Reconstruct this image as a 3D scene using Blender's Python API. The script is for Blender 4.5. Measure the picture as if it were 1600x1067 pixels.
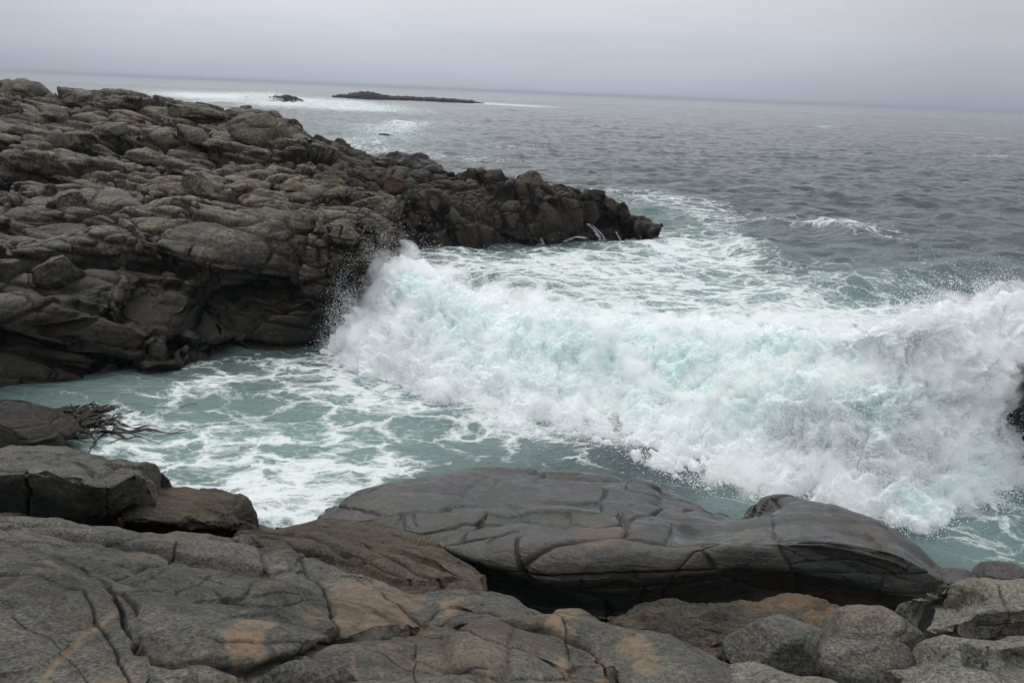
import bpy, math, random
import numpy as np
from mathutils import Matrix, Vector
rad = math.radians
sc = bpy.context.scene
for o in list(bpy.data.objects): bpy.data.objects.remove(o)

# ------------------------------------------------------------------ camera
CAMH, FPX, PITCH, ROLL = 9.0, 1386.0, 15.72, 2.35
cd = bpy.data.cameras.new('camera'); cam = bpy.data.objects.new('camera', cd)
sc.collection.objects.link(cam); sc.camera = cam
cd.sensor_width = 36.0; cd.lens = 36.0*FPX/1600.0; cd.clip_start = 0.05; cd.clip_end = 40000
RM = Matrix.Rotation(rad(90-PITCH), 4, 'X') @ Matrix.Rotation(rad(ROLL), 4, 'Z')
cam.matrix_world = Matrix.Translation((0, 0, CAMH)) @ RM
R3 = np.array(RM.to_3x3())
sc.render.resolution_x, sc.render.resolution_y = 1024, 682

# ------------------------------------------------------------------ render
sc.view_settings.view_transform = 'Standard'; sc.view_settings.look = 'None'
sc.view_settings.exposure = 0.0; sc.view_settings.gamma = 1.0
cy = sc.cycles
cy.use_denoising = True; cy.max_bounces = 12; cy.diffuse_bounces = 3; cy.glossy_bounces = 3
cy.transmission_bounces = 3; cy.volume_bounces = 9; cy.transparent_max_bounces = 12
cy.use_adaptive_sampling = True; cy.adaptive_threshold = 0.02

# ------------------------------------------------------------------ world: overcast sky
w = bpy.data.worlds.new('World'); sc.world = w; w.use_nodes = True
nt = w.node_tree; nt.nodes.clear()
def N(nt, t, **kw):
    n = nt.nodes.new(t)
    for k, v in kw.items(): setattr(n, k, v)
    return n
L = nt.links.new
SUN_EL, SUN_ROT = rad(55), rad(-31)
tc = N(nt, 'ShaderNodeTexCoord'); sep = N(nt, 'ShaderNodeSeparateXYZ'); L(tc.outputs['Generated'], sep.inputs[0])
sky = N(nt, 'ShaderNodeTexSky'); sky.sky_type = 'NISHITA'; sky.sun_disc = False
sky.sun_elevation = SUN_EL; sky.sun_rotation = SUN_ROT; sky.dust_density = 4
bgs = N(nt, 'ShaderNodeBackground'); bgs.inputs[1].default_value = 0.05; L(sky.outputs[0], bgs.inputs[0])
ramp = N(nt, 'ShaderNodeValToRGB'); L(sep.outputs[2], ramp.inputs[0])
e = ramp.color_ramp.elements
SKY = [(0.0, (0.47, 0.51, 0.60)), (0.03, (0.575, 0.625, 0.70)), (0.09, (0.72, 0.735, 0.80)), (0.30, (1.30, 1.34, 1.40)), (1.0, (1.60, 1.64, 1.68))]
while len(e) > 1: e.remove(e[0])
e[0].position = SKY[0][0]; e[0].color = (*SKY[0][1], 1)
for p, c in SKY[1:]:
    q = e.new(p); q.color = (*c, 1)
mp = N(nt, 'ShaderNodeMapping'); mp.inputs['Scale'].default_value = (1.6, 1.6, 7); L(tc.outputs['Generated'], mp.inputs[0])
no = N(nt, 'ShaderNodeTexNoise'); no.inputs['Scale'].default_value = 1.3; no.inputs['Detail'].default_value = 5; L(mp.outputs[0], no.inputs[0])
mr = N(nt, 'ShaderNodeMapRange'); mr.inputs[1].default_value = .3; mr.inputs[2].default_value = .7
mr.inputs[3].default_value = .92; mr.inputs[4].default_value = 1.08; L(no.outputs[0], mr.inputs[0])
dt = N(nt, 'ShaderNodeVectorMath', operation='DOT_PRODUCT'); L(tc.outputs['Generated'], dt.inputs[0]); dt.inputs[1].default_value = Vector((-.10, 1, .14)).normalized()
m2 = N(nt, 'ShaderNodeMapRange'); m2.interpolation_type = 'SMOOTHSTEP'; L(dt.outputs['Value'], m2.inputs[0])
for k_, v_ in enumerate((.84, 1.0, .75, 1.0)): m2.inputs[k_+1].default_value = v_
mm = N(nt, 'ShaderNodeMath', operation='MULTIPLY'); L(mr.outputs[0], mm.inputs[0]); L(m2.outputs[0], mm.inputs[1])
vm = N(nt, 'ShaderNodeVectorMath', operation='SCALE'); L(ramp.outputs[0], vm.inputs[0]); L(mm.outputs[0], vm.inputs['Scale'])
bgc = N(nt, 'ShaderNodeBackground'); bgc.inputs[1].default_value = 1.0; L(vm.outputs[0], bgc.inputs[0])
mx = N(nt, 'ShaderNodeMixShader'); mx.inputs[0].default_value = 0.93
L(bgs.outputs[0], mx.inputs[1]); L(bgc.outputs[0], mx.inputs[2])
wo = N(nt, 'ShaderNodeOutputWorld'); L(mx.outputs[0], wo.inputs[0])
sd = bpy.data.lights.new('sun', 'SUN'); sd.energy = 1.3; sd.angle = rad(28); sd.color = (1, .97, .93)
so = bpy.data.objects.new('sun', sd); sc.collection.objects.link(so)
so.rotation_euler = Vector((-.38, .62, 1.05)).to_track_quat('Z', 'Y').to_euler()

# ------------------------------------------------------------------ projection helpers
CAM = np.array([0., 0., CAMH])
def ray(px, py):
    d = R3 @ np.array([(px-800)/FPX, -(py-533.5)/FPX, -1.0]); return d
def D(px, py, Y):                       # point seen at (px,py) at forward distance Y
    d = ray(px, py); return CAM + d*(Y/d[1])
def Z(px, py, z):                       # point seen at (px,py) at height z
    d = ray(px, py); return CAM + d*((z-CAMH)/d[2])
def W(px, py): return Z(px, py, 0.0)
def project(P):
    q = (P - CAM) @ R3
    t = -q[..., 2]; t = np.where(np.abs(t) < 1e-6, 1e-6, t)
    return 800 + FPX*q[..., 0]/t, 533.5 - FPX*q[..., 1]/t

# ------------------------------------------------------------------ numpy noise
_rs = np.random.RandomState(7)
_G = _rs.normal(size=(1024, 3)); _G = (_G/np.linalg.norm(_G, axis=1, keepdims=True)).astype(np.float32)
_V = _rs.rand(4096, 4).astype(np.float32)
def _h(ix, iy, iz, seed, mask):
    h = (ix*73856093) ^ (iy*19349663) ^ (iz*83492791) ^ (seed*2654435)
    h = (h ^ (h >> 13))*1274126177; h = h ^ (h >> 16)
    return h & mask
def perlin(P, seed=0):
    P = np.asarray(P, np.float32); F = np.floor(P); I = F.astype(np.int64); f = P-F
    u = f*f*f*(f*(f*6-15)+10); out = 0
    for dx in (0, 1):
        for dy in (0, 1):
            for dz in (0, 1):
                g = _G[_h(I[..., 0]+dx, I[..., 1]+dy, I[..., 2]+dz, seed, 1023)]
                d = g[..., 0]*(f[..., 0]-dx)+g[..., 1]*(f[..., 1]-dy)+g[..., 2]*(f[..., 2]-dz)
                wx = u[..., 0] if dx else 1-u[..., 0]; wy = u[..., 1] if dy else 1-u[..., 1]; wz = u[..., 2] if dz else 1-u[..., 2]
                out = out + d*wx*wy*wz
    return out*1.6
def fbm(P, oct=4, seed=0, gain=.5, lac=2.03, mode=0):
    a, s, out = 1.0, 1.0, 0
    for i in range(oct):
        n = perlin(P*s, seed+i)
        if mode == 1: n = np.abs(n)*2-.5
        elif mode == 2: n = .5-np.abs(n)*2
        out = out + a*n; a *= gain; s *= lac
    return out
def voro(P, seed=0, jit=.9):
    """edge distance, random of the nearest cell, tilt term"""
    P = np.asarray(P, np.float32); F = np.floor(P); I = F.astype(np.int64); f = P-F
    best = np.full(P.shape[:-1], 9., np.float32); bv = np.zeros(P.shape, np.float32); bi = np.zeros(P.shape[:-1], np.int64)
    offs = [(x, y, z) for x in (-1, 0, 1) for y in (-1, 0, 1) for z in (-1, 0, 1)]
    cache = []
    for o in offs:
        h = _h(I[..., 0]+o[0], I[..., 1]+o[1], I[..., 2]+o[2], seed, 4095)
        v = (np.array(o, np.float32)+.5+(_V[h][..., :3]-.5)*jit)-f
        cache.append(v); d = (v*v).sum(-1); m = d < best
        best = np.where(m, d, best); bv = np.where(m[..., None], v, bv); bi = np.where(m, h, bi)
    e = np.full(P.shape[:-1], 9., np.float32)
    for v in cache:
        df = v-bv; l = np.sqrt((df*df).sum(-1)); ok = l > 1e-4
        dd = ((v+bv)*.5*df).sum(-1)/np.where(ok, l, 1)
        e = np.where(ok, np.minimum(e, dd), e)
    t = _V[bi]; tilt = -(bv*(_V[(bi*7+13) & 4095][..., :3]-.5)).sum(-1)
    return e, t[..., 3], tilt
def sstep(a, b, x):
    t = np.clip((x-a)/(b-a), 0, 1); return t*t*(3-2*t)

def rotm(rx, ry, rz):
    return np.array((Matrix.Rotation(rad(rz), 3, 'Z') @ Matrix.Rotation(rad(ry), 3, 'Y') @ Matrix.Rotation(rad(rx), 3, 'X')), np.float32)

# ------------------------------------------------------------------ lofting
def hermite(t, X, tt):
    """monotone-ish cubic through X (k,...) at t, evaluated at tt"""
    t = np.asarray(t, float); X = np.asarray(X, float); k = len(t)
    h = np.diff(t); d = np.diff(X, axis=0)/h.reshape(-1, *([1]*(X.ndim-1)))
    m = np.zeros_like(X); m[0] = d[0]; m[-1] = d[-1]
    for i in range(1, k-1):
        a, b = d[i-1], d[i]; s = a*b
        w1 = 2*h[i]+h[i-1]; w2 = h[i]+2*h[i-1]
        with np.errstate(all='ignore'):
            mm = (w1+w2)/(w1/np.where(a == 0, 1, a)+w2/np.where(b == 0, 1, b))
        m[i] = np.where(s > 0, mm, 0)
    i = np.clip(np.searchsorted(t, tt, side='right')-1, 0, k-2)
    sh = (-1,)+tuple([1]*(X.ndim-1))
    hh = h[i].reshape(sh); s = ((tt-t[i])/h[i]).reshape(sh)
    return ((2*s**3-3*s**2+1)*X[i]+(s**3-2*s**2+s)*hh*m[i]+(-2*s**3+3*s**2)*X[i+1]+(s**3-s**2)*hh*m[i+1])
def loft(rows, nu, seg):
    """rows: lists of world points; seg: vertex rows between control rows. returns (nv,nu,3)"""
    R = []
    for r in rows:
        r = np.array(r); px, _ = project(r)
        l = np.concatenate([[0], np.cumsum(np.linalg.norm(np.diff(r, axis=0), axis=1))])
        if np.all(np.diff(px) > 1): t = (px-px[0])/(px[-1]-px[0])
        else: t = l/l[-1]
        R.append(hermite(t, r, np.linspace(0, 1, nu)))
    R = np.array(R); vs = []
    for i, s in enumerate(seg): vs += list(i+np.arange(s)/s)
    vs.append(len(rows)-1)
    return hermite(np.arange(len(rows)), R, np.array(vs))
def normals(G):
    du = np.gradient(G, axis=1); dv = np.gradient(G, axis=0)
    n = np.cross(du, dv); l = np.linalg.norm(n, axis=-1, keepdims=True); l[l == 0] = 1
    return n/l
def smooth(A, k=1):
    for _ in range(k):
        B = A.copy(); B[1:-1] = (A[:-2]+2*A[1:-1]+A[2:])/4; A = B
        B = A.copy(); B[:, 1:-1] = (A[:, :-2]+2*A[:, 1:-1]+A[:, 2:])/4; A = B
    return A
def grid_mesh(name, G, mat, attrs=None, parent=None):
    nv, nu = G.shape[:2]
    me = bpy.data.meshes.new(name); V = np.ascontiguousarray(G.reshape(-1, 3), np.float32)
    me.vertices.add(len(V)); me.vertices.foreach_set('co', V.ravel())
    a = (np.arange(nv-1)[:, None]*nu+np.arange(nu-1)[None]).ravel()
    q = np.stack([a, a+1, a+nu+1, a+nu], 1).astype(np.int32)
    me.loops.add(q.size); me.loops.foreach_set('vertex_index', q.ravel())
    me.polygons.add(len(q)); me.polygons.foreach_set('loop_start', np.arange(0, q.size, 4, dtype=np.int32))
    me.polygons.foreach_set('loop_total', np.full(len(q), 4, np.int32))
    me.update(calc_edges=True); me.polygons.foreach_set('use_smooth', np.ones(len(q), bool))
    for k, v in (attrs or {}).items():
        at = me.attributes.new(k, 'FLOAT', 'POINT'); at.data.foreach_set('value', np.ascontiguousarray(v, np.float32).ravel())
    me.materials.append(mat); me.validate()
    o = bpy.data.objects.new(name, me); sc.collection.objects.link(o)
    if parent: o.parent = parent
    return o
def tag(o, label=None, cat=None, group=None, kind=None):
    if label: o['label'] = label
    if cat: o['category'] = cat
    if group: o['group'] = group
    if kind: o['kind'] = kind
    return o

# polyline distance in photo pixels
def pdist(px, py, pts):
    best = np.full(px.shape, 1e9)
    for (x0, y0), (x1, y1) in zip(pts[:-1], pts[1:]):
        dx, dy = x1-x0, y1-y0; t = np.clip(((px-x0)*dx+(py-y0)*dy)/(dx*dx+dy*dy), 0, 1)
        best = np.minimum(best, np.hypot(px-x0-t*dx, py-y0-t*dy))
    return best
def inpoly(px, py, pts):
    c = np.zeros(px.shape, bool)
    for (x0, y0), (x1, y1) in zip(pts, pts[1:]+pts[:1]):
        if y0 == y1: continue
        c ^= ((y0 > py) != (y1 > py)) & (px < (x1-x0)*(py-y0)/(y1-y0)+x0)
    return c
def softpoly(px, py, pts, wd):
    d = pdist(px, py, pts+pts[:1]); s = np.where(inpoly(px, py, pts), d, -d); return sstep(-wd, wd, s)

# ------------------------------------------------------------------ materials
def new_mat(name):
    m = bpy.data.materials.new(name); m.use_nodes = True; m.node_tree.nodes.clear(); return m, m.node_tree
def rock_material(name, dark, light, tint=(.32, .19, .10), speck=45., wetz=(0.2, 3.0), rough=(.62, .8), wetmul=.42, veins=1.0, wetall=0., bump=.35, spec=.18):
    m, nt = new_mat(name); L = nt.links.new
    geo = N(nt, 'ShaderNodeNewGeometry'); out = N(nt, 'ShaderNodeOutputMaterial'); b = N(nt, 'ShaderNodeBsdfPrincipled')
    L(b.outputs[0], out.inputs[0])
    def noise(scale, det=4, vec=None, dist=0, rough=.5):
        n = N(nt, 'ShaderNodeTexNoise'); n.inputs['Scale'].default_value = scale; n.inputs['Detail'].default_value = det
        n.inputs['Distortion'].default_value = dist; n.inputs['Roughness'].default_value = rough
        L(vec or geo.outputs['Position'], n.inputs[0]); return n.outputs[0]
    def mr(x, a, b_, c, d):
        n = N(nt, 'ShaderNodeMapRange'); L(x, n.inputs[0])
        for i, v in enumerate((a, b_, c, d)): n.inputs[i+1].default_value = v
        return n.outputs[0]
    def math_(op, x, y):
        n = N(nt, 'ShaderNodeMath', operation=op)
        for i, v in enumerate((x, y)):
            if isinstance(v, (int, float)): n.inputs[i].default_value = v
            else: L(v, n.inputs[i])
        return n.outputs[0]
    def mix(f, a, c, mode='MIX'):
        n = N(nt, 'ShaderNodeMix', data_type='RGBA', blend_type=mode)
        for s, v in ((0, f), (6, a), (7, c)):
            if isinstance(v, (int, float)): n.inputs[s].default_value = v
            elif isinstance(v, tuple): n.inputs[s].default_value = (*v, 1)
            else: L(v, n.inputs[s])
        return n.outputs[2]
    # foliation coordinates
    mp = N(nt, 'ShaderNodeMapping'); mp.inputs['Rotation'].default_value = (rad(25), rad(-18), rad(20)); mp.inputs['Scale'].default_value = (.5, .9, 5)
    L(geo.outputs['Position'], mp.inputs[0])
    big = mr(noise(.55, 5), .35, .65, 0, 1); fol = mr(noise(1.6, 6, mp.outputs[0], 1.0, .62), .33, .67, 0, 1)
    f = math_('ADD', math_('ADD', math_('MULTIPLY', big, .45), math_('MULTIPLY', fol, .35)), math_('MULTIPLY', mr(noise(3.2, 6, rough=.7), .42, .62, 0, 1), .25))
    c = mix(f, tuple(dark), tuple(light))
    # speckle of mineral grains
    sp = mr(noise(speck, 3, rough=.75), .36, .66, .35, 1.75)
    sp2 = mr(noise(speck*.22, 3, rough=.7), .35, .65, .8, 1.2)
    sv = math_('MULTIPLY', sp, sp2)
    vm = N(nt, 'ShaderNodeVectorMath', operation='SCALE'); L(c, vm.inputs[0]); L(sv, vm.inputs['Scale']); c = vm.outputs[0]
    # warm stain: attribute plus noise
    at = N(nt, 'ShaderNodeAttribute', attribute_name='tint')
    st = math_('MULTIPLY', mr(noise(.9, 6, dist=.6), .55, .72, 0, .45), veins)
    stx = math_('MAXIMUM', st, math_('MULTIPLY', at.outputs['Fac'], mr(noise(9, 6, rough=.75), .36, .64, .15, .92)))
    c = mix(stx, c, mix(noise(8, 3), tuple(x*.6 for x in tint), tint))
    c2 = N(nt, 'ShaderNodeAttribute', attribute_name='crack')      # crevice shade painted into the colour of the joints
    c = mix(math_('MULTIPLY', c2.outputs['Fac'], .9), c, (.007, .007, .006))
    # wet, algae-black tidal zone
    sep = N(nt, 'ShaderNodeSeparateXYZ'); L(geo.outputs['Position'], sep.inputs[0])
    zz = math_('ADD', sep.outputs[2], mr(noise(.5, 5), .3, .7, 1.1, -1.1))
    wet = mr(zz, wetz[0], wetz[1], 1, 0)
    wa = N(nt, 'ShaderNodeAttribute', attribute_name='wet')  # traced faces, made darker and smoother
    wet = math_('MINIMUM', math_('MAXIMUM', math_('MAXIMUM', wet, wa.outputs['Fac']), wetall), 1)
    vd = N(nt, 'ShaderNodeVectorMath', operation='SCALE'); L(c, vd.inputs[0]); L(mr(wet, 0, 1, 1, wetmul), vd.inputs['Scale'])
    L(vd.outputs[0], b.inputs['Base Color'])
    rg = math_('ADD', mr(noise(6, 4), .3, .7, rough[0], rough[1]), math_('MULTIPLY', wet, -.33)); L(rg, b.inputs['Roughness'])
    b.inputs['Specular IOR Level'].default_value = spec
    bu = N(nt, 'ShaderNodeBump'); bu.inputs['Strength'].default_value = bump; bu.inputs['Distance'].default_value = .05
    hgt = math_('ADD', math_('MULTIPLY', noise(7, 8, mp.outputs[0], .4, .65), 1.0), math_('MULTIPLY', noise(9, 8, rough=.7), .8)); L(hgt, bu.inputs['Height'])
    bu2 = N(nt, 'ShaderNodeBump'); bu2.inputs['Strength'].default_value = .35; bu2.inputs['Distance'].default_value = .006
    L(noise(speck*1.3, 3, rough=.7), bu2.inputs['Height']); L(bu.outputs[0], bu2.inputs['Normal']); L(bu2.outputs[0], b.inputs['Normal'])
    return m

M_HEAD = rock_material('headland_rock', (.010, .010, .008), (.155, .138, .104), tint=(.26, .15, .075), speck=9, wetz=(2.0, 4.2), wetmul=.16, bump=.8, veins=.9)
M_PROM = rock_material('promontory_rock', (.008, .007, .005), (.066, .052, .037), tint=(.15, .075, .036), speck=9, wetz=(.4, 2.6), wetmul=.42, bump=.9)
M_FRONT = rock_material('granite_front', (.020, .021, .019), (.125, .120, .100), tint=(.32, .21, .12), speck=60, wetz=(-3, -2), veins=.45, bump=.75)
M_WET = rock_material('wet_granite', (.010, .010, .009), (.044, .041, .033), tint=(.19, .095, .036), speck=50, wetz=(-3, -2), veins=.4, wetall=.8, wetmul=.7, rough=(.46, .72), bump=.5, spec=.38)
M_PALE = rock_material('pale_granite', (.050, .053, .044), (.17, .165, .135), tint=(.30, .21, .12), speck=60, wetz=(-3, -2), veins=.4, bump=.7)
M_BROWN = rock_material('brown_granite', (.014, .012, .009), (.082, .068, .048), tint=(.27, .155, .08), speck=55, wetz=(-3, -2), veins=.7, bump=.8)
M_BLACK = rock_material('kelp_black_rock', (.006, .006, .005), (.022, .019, .013), tint=(.06, .035, .015), speck=20, wetz=(-3, -2), veins=.3, bump=.9, spec=.3)

# ------------------------------------------------------------------ rock builder
def blocks(P, scale, rot, seed, warp=.22, wf=.5):
    """rounded jointed blocks: edge profile, cell random, tilt"""
    Q = (P.astype(np.float32) @ rotm(*rot).T)/np.array(scale, np.float32)
    Q = Q + warp*np.stack([fbm(Q*wf*1.3+11.3*i, 2, seed+31*i) for i in range(3)], -1)
    return voro(Q, seed)
def respace(arrs, G):
    """spread the rows of every column evenly along the surface (as seen from a few metres off), so that steep steps keep their detail"""
    nv, nu = G.shape[:2]; dist = np.linalg.norm(G-CAM, axis=-1)
    l = np.linalg.norm(np.diff(G, axis=0), axis=-1)/(.5*(dist[1:]+dist[:-1]))
    l = l/(l.sum(0)+1e-9)*.8+.2/(nv-1)
    c = np.concatenate([np.zeros((1, nu)), np.cumsum(l, 0)]); c /= c[-1]
    # the same spacing for neighbouring columns
    k = np.ones(9)/9; cs = c.copy()
    for _ in range(3):
        p = np.pad(cs, ((0, 0), (4, 4)), mode='edge'); cs = sum(p[:, q:q+nu] for q in range(9))/9
    t = np.linspace(0, 1, nv); out = [np.empty_like(a) for a in arrs]; base = np.arange(nv, dtype=float)
    for j in range(nu):
        f = np.interp(t, cs[:, j], base); i0 = np.clip(f.astype(int), 0, nv-2); w_ = (f-i0)
        for a, o in zip(arrs, out):
            o[:, j] = a[i0, j]*(1-w_)[:, None]+a[i0+1, j]*w_[:, None] if a.ndim == 3 else a[i0, j]*(1-w_)+a[i0+1, j]*w_
    return out
def bricks(P, dims, rot, seed, warp=.16):
    """bedded, jointed rock: layers of uneven thickness, each broken by its own set of joints"""
    Q = (P.astype(np.float32) @ rotm(*rot).T)/np.array(dims, np.float32)
    Q = Q + warp*np.stack([fbm(Q*np.array([.35, .35, .5])+11.3*i, 2, seed+31*i) for i in range(3)], -1)*np.array([1, 1, 1.6])
    o = np.zeros(Q.shape[:-1]+(1,)); p1 = lambda x, k: perlin(np.stack([x*.83+k, x*0+.37, x*0+.71], -1), seed+5)
    z = Q[..., 2]; z = z+.42*p1(z, 3.3); iz = np.floor(z); fz = z-iz
    def rnd(a, b, c, k): return _V[_h(a.astype(np.int64), b.astype(np.int64), c.astype(np.int64), seed+k, 4095)]
    ro = rnd(iz, iz*0, iz*0, 1)
    y = Q[..., 1]+ro[..., 1]*9; y = y*(.7+.6*ro[..., 2]); iy = np.floor(y); fy = y-iy
    rx = rnd(iz, iy, iz*0, 2)
    x = Q[..., 0]+rx[..., 0]*9; x = x*(.6+.8*rx[..., 3]); ix = np.floor(x); fx = x-ix
    r = rnd(iz, iy, ix, 3); d = np.array(dims)/dims[2]
    e = np.minimum(np.minimum(np.minimum(fx, 1-fx)*d[0], np.minimum(fy, 1-fy)*d[1]), np.minimum(fz, 1-fz))
    t = (fx-.5)*(r[..., 0]-.5)+(fy-.5)*(r[..., 1]-.5)+(fz-.5)*(r[..., 2]-.5)
    return e, r[..., 3], t
def rock(name, rows, nu, seg, mat, lev, frac=(.25, 3, .0), cracks=(), steps=(), tints=(), wets=(), seed=1, fade=None, presm=2, ends=False, resp=False):
    """lev: list of (scale3, rot3, amp_cell, amp_tilt, groove, width)"""
    G = smooth(loft(rows, nu, seg), presm); G0 = G.copy(); pxs, pys = project(G0)
    cr = np.zeros(G.shape[:2]); fd = 1.0
    if fade is not None: fd = fade(G0, pxs, pys)
    wx = perlin(G0*1.7, 91)*7; wy = perlin(G0*1.7, 92)*7
    n = normals(G); d = 0
    for pts, off, wd in steps:              # a raised/lowered block with a traced outline
        d = d+off*softpoly(pxs+wx, pys+wy, pts, wd)
    G = G+n*np.asarray(d)[..., None] if len(steps) else G
    if ends:
        uu = np.linspace(0, 1, G.shape[1]); fd = (sstep(0, .05, uu)*sstep(1, .95, uu))[None, :]
    for i, (s, r, ac, at_, gr, wd) in enumerate(lev):
        if i < 3: n = normals(smooth(G, 8 if i == 0 else 5))
        kind_ = 'b' if len(s) == 4 else 'v'; s = s[:3]
        e, c, t = (bricks if kind_ == 'b' else blocks)(G, s, r, seed*17+i*5)
        zone = 1.0 if i == 0 else (.55, .15, .1, .1)[i-1]+(.45, .85, .9, .9)[i-1]*sstep(-.25, .35, perlin(G0/(np.array(s)*2.6)+i*7, seed+i)+.15)
        prof = 1-np.exp(-e/wd)
        disp = (ac*(c-.5)*2+at_*t*2)*sstep(0, wd*.9, e)+gr*(prof-1)
        disp = disp*zone*fd
        G = G+n*disp[..., None]; cr = np.maximum(cr, sstep(wd*.9, 0, e)*min(1, gr*9)*np.sqrt(zone))
        if resp and i < 2: G, G0, n, cr, pxs, pys, wx, wy = respace([G, G0, n, cr, pxs, pys, wx, wy], G)
    n = normals(smooth(G, 2))
    amp, fq, ridge = frac
    dd = amp*fbm(G*fq, 5, seed+3, gain=.52)+ridge*fbm(G*fq*1.7, 4, seed+9, mode=2)
    for pts, dep, wd in cracks:             # joints traced on the surface
        q = pdist(pxs+wx*.6+perlin(G0*6, 5)*3, pys+wy*.6+perlin(G0*6, 6)*3, pts)
        g = np.exp(-np.abs(q/(wd*.5))**1.6)+.30*np.exp(-(q/(wd*3.2))**2); dd = dd-dep*.5*g; cr = np.maximum(cr, np.exp(-(q/(wd*.45))**2)*.95)
    G = G+n*dd[..., None]
    ti = np.zeros(G.shape[:2])
    wn = perlin(G0*3.1, 55)*14+perlin(G0*9, 56)*9+perlin(G0*24, 156)*6; wm = perlin(G0*3.1, 57)*12+perlin(G0*9, 58)*8+perlin(G0*24, 158)*6
    for pts, wd, a in tints:
        if wd < 0: ti = np.maximum(ti, a*np.exp(-(pdist(pxs+wn*.35, pys+wm*.35, pts)/(-wd))**2))
        else: ti = np.maximum(ti, a*softpoly(pxs+wn*1.3, pys+wm*1.3, pts, wd*.8))
    we = np.zeros(G.shape[:2])
    for pts, wd, a in wets: we = np.maximum(we, a*softpoly(pxs+wn, pys+wm, pts, wd))
    return grid_mesh(name, G, mat, {'crack': cr, 'tint': ti, 'wet': we})
def behind(row, dY, dz, dx=0, zmin=None):
    out = []
    for p in row:
        q = np.array(p, float)+[dx, dY, dz]
        if zmin is not None: q[2] = zmin
        out.append(q)
    return out

# ================================================================== HEADLAND (left cliffs)
wl = [(-170,655),(-100,645),(0,628),(100,618),(200,608),(280,598),(320,578),(380,562),(440,556),(500,548),(528,540)]
rA0 = [W(x, y)+[0, -.4, -1.6] for x, y in wl]
rA1 = [W(x, y) for x, y in wl]
def Yof(x, y): return W(x, y)[1]
mid = [(-170,560,.3),(-100,556,.4),(0,545,.6),(100,530,.6),(200,520,.7),(280,515,1.0),(320,500,.8),(380,488,.7),(440,470,.7),(520,450,.9),(590,440,1.2)]
wy_ = [Yof(x, y) for x, y in wl]
rA2 = [D(x, y, wy_[i]+dy) for i, (x, y, dy) in enumerate(mid)]
brow = [(-170,470,1.2),(-100,468,1.4),(0,462,1.6),(90,448,1.9),(190,420,2.6),(260,392,3.6),(320,372,3.2),(390,352,3.4),(450,330,3.4),(530,322,3.2),(622,352,2.2)]
rA3 = [D(x, y, wy_[i]+dy) for i, (x, y, dy) in enumerate(brow)]
p1 = [(-170,380,33),(-100,378,33),(0,375,33),(90,365,33.5),(190,345,34.5),(260,330,35.5),(320,322,36),(390,312,37),(460,304,37.5),(540,316,36),(626,352,34.5)]
rA4 = [D(*p) for p in p1]
p2 = [(-170,290,43),(-100,288,43),(0,285,43),(90,275,43),(190,272,44),(260,268,44),(330,266,45),(400,268,45),(470,285,43),(550,335,40),(630,385,38)]
rA5 = [D(*p) for p in p2]
p3 = [(-170,200,56),(-100,203,56),(0,205,56),(90,212,56),(190,220,56),(260,225,55),(330,228,55),(400,238,53),(480,290,47),(560,365,43),(632,420,41)]
rA6 = [D(*p) for p in p3]
skyl = [(-170,118,74),(-100,122,74),(0,127,74),(95,140,73),(190,150,72),(260,156,72),(340,172,70),(420,184,66),(490,240,56),(570,345,46),(634,430,42)]
rA7 = [D(*p) for p in skyl]
rA8 = behind(rA7, 8, -2.5); rA9 = behind(rA7, 26, 0, zmin=-2.5)
LEV_H = [((7.0, 4.6, 2.4), (6, -8, 10), .55, .95, .60, .035), ((3.6, 2.4, 1.25), (10, -10, 16), .20, .55, .45, .045), ((1.6, 1.1, .45, 'b'), (8, -10, 22), .07, .20, .22, .13), ((.6, .45, .2, 'b'), (4, -6, 5), .015, .04, .05, .14)]
def fade_head(G, px, py):
    return 1.0-.0*px
head = rock('headland', [rA0, rA1, rA2, rA3, rA4, rA5, rA6, rA7, rA8, rA9], 1100, [10, 140, 140, 140, 150, 150, 130, 26, 14], M_HEAD, LEV_H, resp=True, fade=lambda G, px, py: .55+.45*sstep(1.5, 3.6, G[..., 2]), frac=(.04, .9, .0), seed=3,
 steps=[([(215,400),(300,385),(335,560),(300,612),(272,520),(205,470)], -.6, 26)])
tag(head, 'broad grey headland of jointed rock blocks rising left of the cove, its cliff foot black', 'headland', kind='structure')

# ================================================================== PROMONTORY
wl = [(380,470),(520,430),(640,396),(700,396),(760,394),(810,392),(860,389),(900,386),(950,379),(990,383),(1020,387),(1042,388)]
rB1 = [W(x, y) for x, y in wl]; rB0 = [p+np.array([0, -.4, -1.5]) for p in rB1]; wy_ = [p[1] for p in rB1]
f1 = [(380,400,.6),(520,370,.8),(630,345,.8),(700,345,.8),(770,345,.8),(820,348,.7),(865,345,.7),(905,345,.6),(950,345,.6),(985,357,.5),(1010,366,.4),(1036,377,.2)]
rB2 = [D(x, y, wy_[i]+dy) for i, (x, y, dy) in enumerate(f1)]
f2 = [(380,330,3),(520,300,3),(620,288,2.6),(690,300,2.4),(760,305,2.2),(820,302,2),(865,300,1.9),(905,303,1.8),(940,318,1.6),(970,335,1.3),(1000,352,.9),(1030,367,.5)]
rB3 = [D(x, y, wy_[i]+dy) for i, (x, y, dy) in enumerate(f2)]
f3 = [(380,215,62),(500,212,62),(575,238,61),(640,258,60),(705,268,59),(760,276,58.5),(830,275,58),(880,290,57.5),(930,303,57),(962,322,56.6),(1004,350,55.5),(1028,366,54.5)]
rB4 = [D(*p) for p in f3]
rB5 = behind(rB4, 3, -1.4, dx=.2); rB6 = behind(rB4, 12, 0, dx=.5, zmin=-2.5)
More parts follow.
